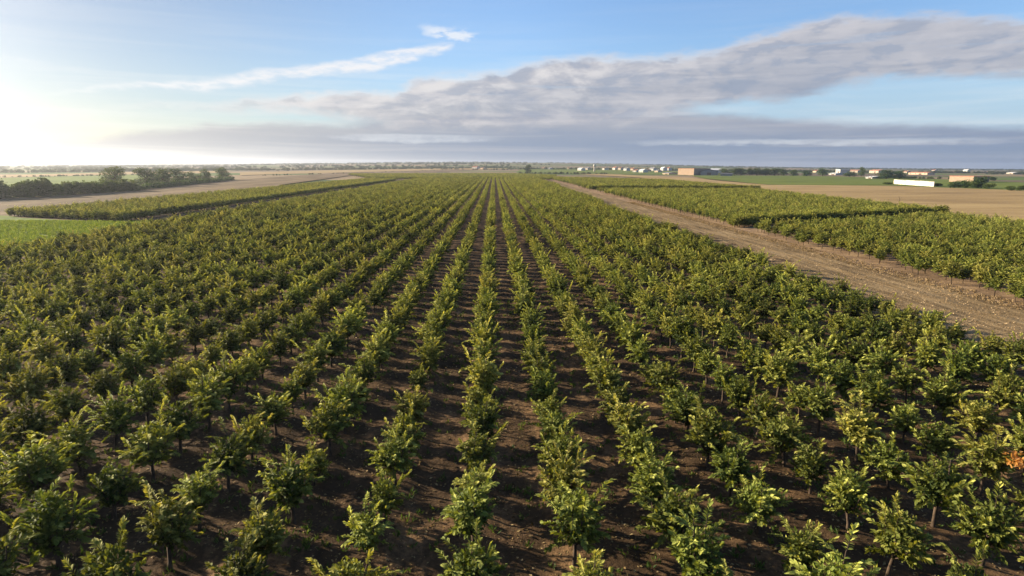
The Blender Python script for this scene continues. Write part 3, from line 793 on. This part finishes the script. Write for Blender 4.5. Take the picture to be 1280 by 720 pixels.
far_tree(1062, 221, 213.5, 20, 'low bushy tree left of the tall narrow village tree', group='trees at the edge of the village')
far_tree(1108, 223.5, 211.5, 28, 'wide olive tree left of the long white wall', group='trees at the edge of the village')
far_tree(1124, 223.5, 213.5, 18, 'smaller tree touching the wide olive tree on its right', group='trees at the edge of the village')
pops = [(905, 219.5, 209), (918, 219.3, 208.5), (926, 219.3, 209.5), (937, 219.3, 208), (946, 219.4, 208.6), (957, 219.5, 208.8), (968, 219.6, 209.3), (979, 219.8, 210), (992, 220, 211), (1008, 220.3, 212)]
for i, (a, b, c) in enumerate(pops):
    far_tree(a, b, c + rng.uniform(-.6, 1.6), rng.uniform(12, 20), f'{ORD[i + 1]} tree from the left in the line right of the grey barn', group='line of trees right of the grey barn')
def bush(px, base, top, wpx, label, seed, group='bushes at the edge of the stubble field'):
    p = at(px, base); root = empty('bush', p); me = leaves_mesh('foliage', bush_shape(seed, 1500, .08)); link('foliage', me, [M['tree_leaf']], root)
    h = px_size(p, base - top); w = px_size(p, wpx); root.scale = (w / 1.1, w / 1.1, h / .95); tag(root, label, 'bush', group)
bush(1193, 234.5, 225, 17, 'left end bush of the clump in front of the peach building', 1)
bush(1206, 234.8, 224.3, 16, 'second bush from the left in front of the peach building', 2)
bush(1219, 235.2, 226.5, 15, 'third bush from the left in front of the peach building', 3)
bush(1224, 235.3, 220.5, 12, 'tallest bush with brownish top right of the peach building', 4)
bush(1235, 236, 228.5, 12, 'right end bush of the clump by the peach building', 5)
bush(1262, 238, 232, 12, 'small bush right of the clump, first of the edge pair', 6)
bush(1276, 238.6, 231.5, 11, 'small bush cut by the right edge of the photo', 7)
bush(1171, 233, 228.6, 9, 'small dark bush touching the right end of the white wall', 8)
bush(1107, 230.5, 227.5, 14, 'low dark bush left of the white wall', 9)
bush(1241, 225.5, 220.5, 10, 'small dark bush farther off right of the peach building', 10)

# bare sapling at the edge of the right block
sp = at(1123, 262); paths = [([(0, 0, 0), (.05, 0, 1.4), (-.1, 0, 3.2)], [.05, .04, .02])] + [([(0, 0, 1.2 + .3 * i), (.5 * math.cos(i * 2.1), .5 * math.sin(i * 2.1), 2.0 + .35 * i)], [.02, .008]) for i in range(5)]
r0 = empty('sapling', sp); link('trunk', tube_mesh('trunk', paths, 5), [M['bark']], r0); tag(r0, 'bare leafless sapling sticking up at the far edge of the right block', 'sapling')


# ------------------------------------------------------------ buildings
WALLS = {'white': plain('white_render', (0.42, 0.40, 0.36), .06, .5), 'cream': plain('cream_render', (0.38, 0.32, 0.25), .06, .5), 'peach': plain('peach_render', (0.31, 0.22, 0.155), .05, .3),
         'limewash': plain('limewash', (0.62, 0.60, 0.52), .1, .6), 'grey': plain('grey_cladding', (0.20, 0.20, 0.215), .08, .6), 'sand': plain('sand_render', (0.48, 0.37, 0.26), .08, .5), 'dullpeach': plain('dull_peach', (0.27, 0.195, 0.14), .06, .4)}
ROOFS = {'red': plain('red_tile', (0.26, 0.10, 0.06), .15, 1.5), 'brown': plain('brown_tile', (0.17, 0.095, 0.065), .15, 1.5), 'dark': plain('dark_sheet', (0.075, 0.078, 0.09), .1, .8), 'pale': plain('pale_sheet', (0.6, 0.6, 0.6), .05, .8),
         'clay': plain('clay_sheet', (0.36, 0.17, 0.11), .1, 1.0), 'grey': plain('grey_slate', (0.2, 0.2, 0.22), .1, 1.0)}
GLASS = plain('window_glass', (0.03, 0.035, 0.045), .1, 1, .15); DOOR = plain('door_paint', (0.12, 0.08, 0.06), .1, 1); CONC = plain('coping_stone', (0.55, 0.52, 0.47), .08, 1)


def quads_mesh(name, boxes=(), polys=()):
    v = []; f = []
    for (x0, y0, z0, x1, y1, z1) in boxes:
        o = len(v); v += [(x0, y0, z0), (x1, y0, z0), (x1, y1, z0), (x0, y1, z0), (x0, y0, z1), (x1, y0, z1), (x1, y1, z1), (x0, y1, z1)]
        f += [tuple(o + i for i in q) for q in ((0, 3, 2, 1), (4, 5, 6, 7), (0, 1, 5, 4), (1, 2, 6, 5), (2, 3, 7, 6), (3, 0, 4, 7))]
    for vs, fs in polys:
        o = len(v); v += vs; f += [tuple(o + i for i in q) for q in fs]
    me = bpy.data.meshes.new(name); me.from_pydata(v, [], f); return me


def building(px, base, wpx, hpx, depth, wall, roof, label, cat='house', name='house', kind='gable', yaw=0.0, wins=2, group=None, doors=1, rise=.45, ridge='x'):
    p = at(px, base); w = px_size(p, wpx); h = px_size(p, hpx); az_ = math.atan2(p.x, p.y)
    root = empty(name, p, -az_ + R(yaw)); root.location.z -= .1
    eave = h / (1 + rise) if kind == 'gable' else h; hw = w / 2; d = depth; rz = h
    polys = []
    if kind == 'gable' and ridge == 'x':
        polys = [([(-hw, 0, eave), (-hw, d, eave), (-hw, d / 2, rz - .05)], [(0, 2, 1)]), ([(hw, 0, eave), (hw, d, eave), (hw, d / 2, rz - .05)], [(0, 1, 2)])]
    elif kind == 'gable':
        polys = [([(-hw, 0, eave), (hw, 0, eave), (0, 0, rz - .05)], [(0, 1, 2)]), ([(-hw, d, eave), (hw, d, eave), (0, d, rz - .05)], [(1, 0, 2)])]
    link('wall', quads_mesh('wall', [(-hw, 0, -.3, hw, d, eave)], polys), [WALLS[wall]], root)
    o = .35; t = .18
    if kind == 'gable' and ridge == 'x':
        rp = [([(-hw - o, -o, eave - .1), (hw + o, -o, eave - .1), (hw + o, d / 2, rz), (-hw - o, d / 2, rz), (-hw - o, d + o, eave - .1), (hw + o, d + o, eave - .1),
                (-hw - o, -o, eave - .1 + t), (hw + o, -o, eave - .1 + t), (hw + o, d / 2, rz + t), (-hw - o, d / 2, rz + t), (-hw - o, d + o, eave - .1 + t), (hw + o, d + o, eave - .1 + t)],
               [(0, 3, 2, 1), (3, 4, 5, 2), (6, 7, 8, 9), (9, 8, 11, 10), (0, 1, 7, 6), (4, 10, 11, 5), (0, 6, 9, 3), (3, 9, 10, 4), (1, 2, 8, 7), (2, 5, 11, 8)])]
        rm = quads_mesh('roof', (), rp)
    elif kind == 'gable':
        rp = [([(-hw - o, -o, eave - .1), (-hw - o, d + o, eave - .1), (0, d + o, rz), (0, -o, rz), (hw + o, d + o, eave - .1), (hw + o, -o, eave - .1),
                (-hw - o, -o, eave - .1 + t), (-hw - o, d + o, eave - .1 + t), (0, d + o, rz + t), (0, -o, rz + t), (hw + o, d + o, eave - .1 + t), (hw + o, -o, eave - .1 + t)],
               [(0, 1, 2, 3), (3, 2, 4, 5), (6, 9, 8, 7), (9, 11, 10, 8), (0, 3, 9, 6), (3, 5, 11, 9), (1, 7, 8, 2), (2, 8, 10, 4), (0, 6, 7, 1), (5, 4, 10, 11)])]
        rm = quads_mesh('roof', (), rp)
    else:
        rm = quads_mesh('roof', [(-hw - .25, -.25, h, hw + .25, d + .25, h + .35)])
    rf = link('roof', rm, [ROOFS[roof]], root)
    if cat == 'house' and kind == 'gable': link('chimney', quads_mesh('chimney', [(hw * .4, d * .45, rz - .4, hw * .4 + .7, d * .45 + .7, rz + 1.0)]), [WALLS['sand']], rf)
    fl = 2 if eave > 5 else 1
    for r_ in range(fl):
        for i in range(wins):
            x = -hw + w * (i + .5 + (.0 if doors == 0 or r_ else .0)) / wins; z = .9 + r_ * 2.9
            if doors and r_ == 0 and i == wins // 2: continue
            link('window', quads_mesh('window', [(x - .6, -.04, z, x + .6, .03, z + 1.3)]), [GLASS], root)
    if doors:
        x = -hw + w * (wins // 2 + .5) / max(wins, 1) if wins else 0; dw = .55 if cat == 'house' else min(2.2, w * .2); dh = 2.1 if cat == 'house' else min(3.6, eave * .7)
        link('door', quads_mesh('door', [(x - dw, -.05, -.1, x + dw, .03, dh)]), [DOOR], root)
    tag(root, label, cat, group); return root


GH = 'houses of the distant village'
building(857, 218.8, 25, 8.0, 30, 'peach', 'clay', 'long peach walled warehouse with flat roof, left of the grey barn', 'warehouse', 'warehouse', 'flat', -40, 0, doors=0)
building(874.5, 218.8, 9, 7.0, 22, 'peach', 'red', 'small peach annex with red roof joining warehouse and grey barn', 'building', 'annex', 'gable', -40, 2, doors=1)
building(886, 219.2, 20, 7.4, 34, 'grey', 'dark', 'dark grey barn with low gable right of the peach warehouse', 'barn', 'barn', 'gable', -2, 0, doors=1, ridge='y', rise=.5)
building(893, 216.2, 18, 5.6, 16, 'white', 'pale', 'pale roofed shed showing above the grey barn', 'shed', 'shed', 'gable', 3, 0, doors=0)
building(908, 220, 14, 3.5, 20, 'grey', 'dark', 'low dark shed right of the grey barn', 'shed', 'shed', 'gable', 0, 0, doors=0)
building(1201, 227.5, 32, 7.0, 14, 'dullpeach', 'clay', 'long peach building behind the row of bushes at right', 'building', 'farm_building', 'flat', -40, 0, doors=0)
# small village buildings: px, base, width, height, wall, roof, kind, label
vill = [
    (560, 212.6, 0, 0, 0, 0, 0, 0),
    (593, 211.2, 8, 3.6, 'white', 'red', 'gable', 'white house with red roof standing alone left of the lone narrow tree'),
    (602, 211.4, 5, 2.2, 'sand', 'brown', 'gable', 'low sand house next to the lone white house'),
    (678, 211.6, 6, 2.8, 'cream', 'brown', 'gable', 'cream house with brown roof, leftmost of the village'),
    (686, 211.8, 4, 2.2, 'white', 'grey', 'gable', 'tiny white house with grey roof near the left end of the village'),
    (710, 211.6, 5, 2.4, 'sand', 'brown', 'gable', 'sand coloured house left of the white farmhouse'),
    (724, 213.4, 9, 3.6, 'white', 'pale', 'gable', 'bright white farmhouse with pale roof left of the tower'),
    (732, 212.3, 8, 3.0, 'cream', 'grey', 'gable', 'cream house just behind the white farmhouse'),
    (754, 212.6, 6, 3.2, 'white', 'brown', 'gable', 'white house immediately right of the tower'),
    (767, 212.4, 7, 4.0, 'white', 'red', 'gable', 'white red roofed house, first of the village centre'),
    (774, 212.6, 5, 3.8, 'cream', 'brown', 'gable', 'cream brown roofed house, second of the village centre'),
    (781, 213.6, 6, 4.0, 'white', 'grey', 'gable', 'white grey roofed house, third of the village centre'),
    (789, 213.2, 6, 3.4, 'sand', 'red', 'gable', 'sand red roofed house, fourth of the village centre'),
    (793, 215.2, 6, 3.2, 'white', 'red', 'gable', 'small white red roofed house before the bright one'),
    (801, 215.6, 9, 4.2, 'white', 'pale', 'gable', 'brightest white house with pale roof in mid village'),
    (807, 214.4, 5, 3.0, 'cream', 'brown', 'gable', 'narrow cream house touching the brightest white house'),
    (814, 213.8, 7, 4.4, 'white', 'grey', 'gable', 'white house with grey roof farther back in mid village'),
    (820, 215.4, 6, 3.0, 'sand', 'grey', 'gable', 'sand grey roofed house between two white ones'),
    (827, 213.4, 7, 4.6, 'white', 'pale', 'gable', 'tall white house left of the warehouse'),
    (834, 213.0, 5, 4.0, 'white', 'red', 'gable', 'white red roofed house close to the warehouse'),
    (832, 218.0, 12, 2.6, 'sand', 'grey', 'gable', 'long low sand building left of the peach warehouse'),
    (1018, 215.4, 8, 2.6, 'sand', 'red', 'gable', 'sand house with red roof left of the dark round tree'),
    (1047, 217.4, 13, 5.4, 'white', 'pale', 'flat', 'flat roofed white building right of the dark round tree'),
    (1040, 218.6, 10, 2.6, 'white', 'pale', 'gable', 'low white outbuilding before the flat roofed white building'),
    (1066, 215.8, 13, 3.6, 'cream', 'clay', 'gable', 'cream building with clay roof between two village trees'),
    (1092, 216.4, 18, 4.4, 'cream', 'clay', 'gable', 'long cream building under a wide clay red roof'),
    (1086, 223.2, 10, 3.0, 'white', 'pale', 'gable', 'small white shed in front of the long clay roofed building'),
    (1147, 218.2, 26, 3.4, 'sand', 'clay', 'gable', 'long low building with clay roof above the white wall'),
    (1131, 216.2, 6, 2.6, 'cream', 'red', 'gable', 'small cream house left of the long low clay roofed building'),
    (1166, 214.6, 5, 2.6, 'white', 'red', 'gable', 'tiny white house above the right end of the clay roof'),
    (1190, 216.2, 16, 2.2, 'sand', 'brown', 'gable', 'low brown roofed building above the peach building'),
    (1206, 215.2, 6, 3.4, 'white', 'pale', 'gable', 'bright white house on the skyline above the peach building'),
    (1262, 217.4, 12, 2.2, 'cream', 'pale', 'gable', 'long pale building near the right end of the skyline'),
    (1230, 216.6, 8, 2.0, 'sand', 'red', 'gable', 'low red roofed house right of the bright skyline house'),
]
for v in vill[1:]:
    building(v[0], v[1], v[2], v[3], 9 if v[2] < 10 else 14, v[4], v[5], v[7], 'house' if v[2] < 10 else 'building', 'house' if v[2] < 10 else 'long_building', v[6], float(rng.uniform(-68, -38)), 2 if v[2] < 10 else 4, GH)

# pale water tower
p = at(743, 214.4); h = px_size(p, 8.8); w = px_size(p, 3.4); t_ = empty('water_tower', p)
link('shaft', tube_mesh('shaft', [([(0, 0, -.5), (0, 0, h * .68)], [w * .33, w * .30])], 14), [WALLS['cream']], t_)
link('tank', tube_mesh('tank', [([(0, 0, h * .66), (0, 0, h * .72), (0, 0, h * .95), (0, 0, h)], [w * .32, w * .5, w * .5, w * .25])], 14), [WALLS['white']], t_)
tag(t_, 'pale water tower rising from the middle of the village', 'tower')

# white perimeter wall on the right
a = at(1117, 229.8); b = at(1167, 233.2); ln = (b - a).length; root = empty('boundary_wall', a, math.atan2(b.y - a.y, b.x - a.x)); hh = px_size(a, 5.0)
boxes = []; x = 0.0; nseg = 9
for i in range(nseg):
    x0 = ln * i / nseg; x1 = ln * (i + 1) / nseg; hv = hh * (1 - .04 * (i % 3)); boxes.append((x0 + .2, 0, -.3, x1 - .2, .25, hv))
link('panel_wall', quads_mesh('panel_wall', boxes), [WALLS['limewash']], root)
for i in range(nseg + 1):
    x0 = ln * i / nseg; link('pillar', quads_mesh('pillar', [(x0 - .19, -.06, -.3, x0 + .19, .31, hh * 1.02)]), [WALLS['cream']], root)
link('coping', quads_mesh('coping', [(0, -.1, hh * 1.02, ln, .35, hh * 1.02 + .12)]), [CONC], root)
tag(root, 'long bright white wall at the far side of the stubble field', 'wall')
# little white shed by the left trees
building(250, 228.4, 7, 2.4, 4, 'white', 'pale', 'tiny white shed between the trees at the left hedge', 'shed', 'shed', 'gable', 0, 0, doors=0)

# ------------------------------------------------------------ air
hz = quads_mesh('haze', [(-6500, -6500, -8, 6500, 6500, 60)]); ho = link('haze', hz); tag(ho, 'thin bright haze over the plain', 'haze', kind='stuff')
hm = bpy.data.materials.new('haze_air'); hm.use_nodes = True; g = NT(hm.node_tree); g.n.clear()
pv = g.new('ShaderNodeVolumePrincipled'); pv.inputs['Color'].default_value = (0.82, 0.88, 1.0, 1); pv.inputs['Density'].default_value = 0.00015; pv.inputs['Anisotropy'].default_value = 0.65
o = g.new('ShaderNodeOutputMaterial'); g.l.new(pv.outputs[0], o.inputs['Volume']); hz.materials.append(hm)
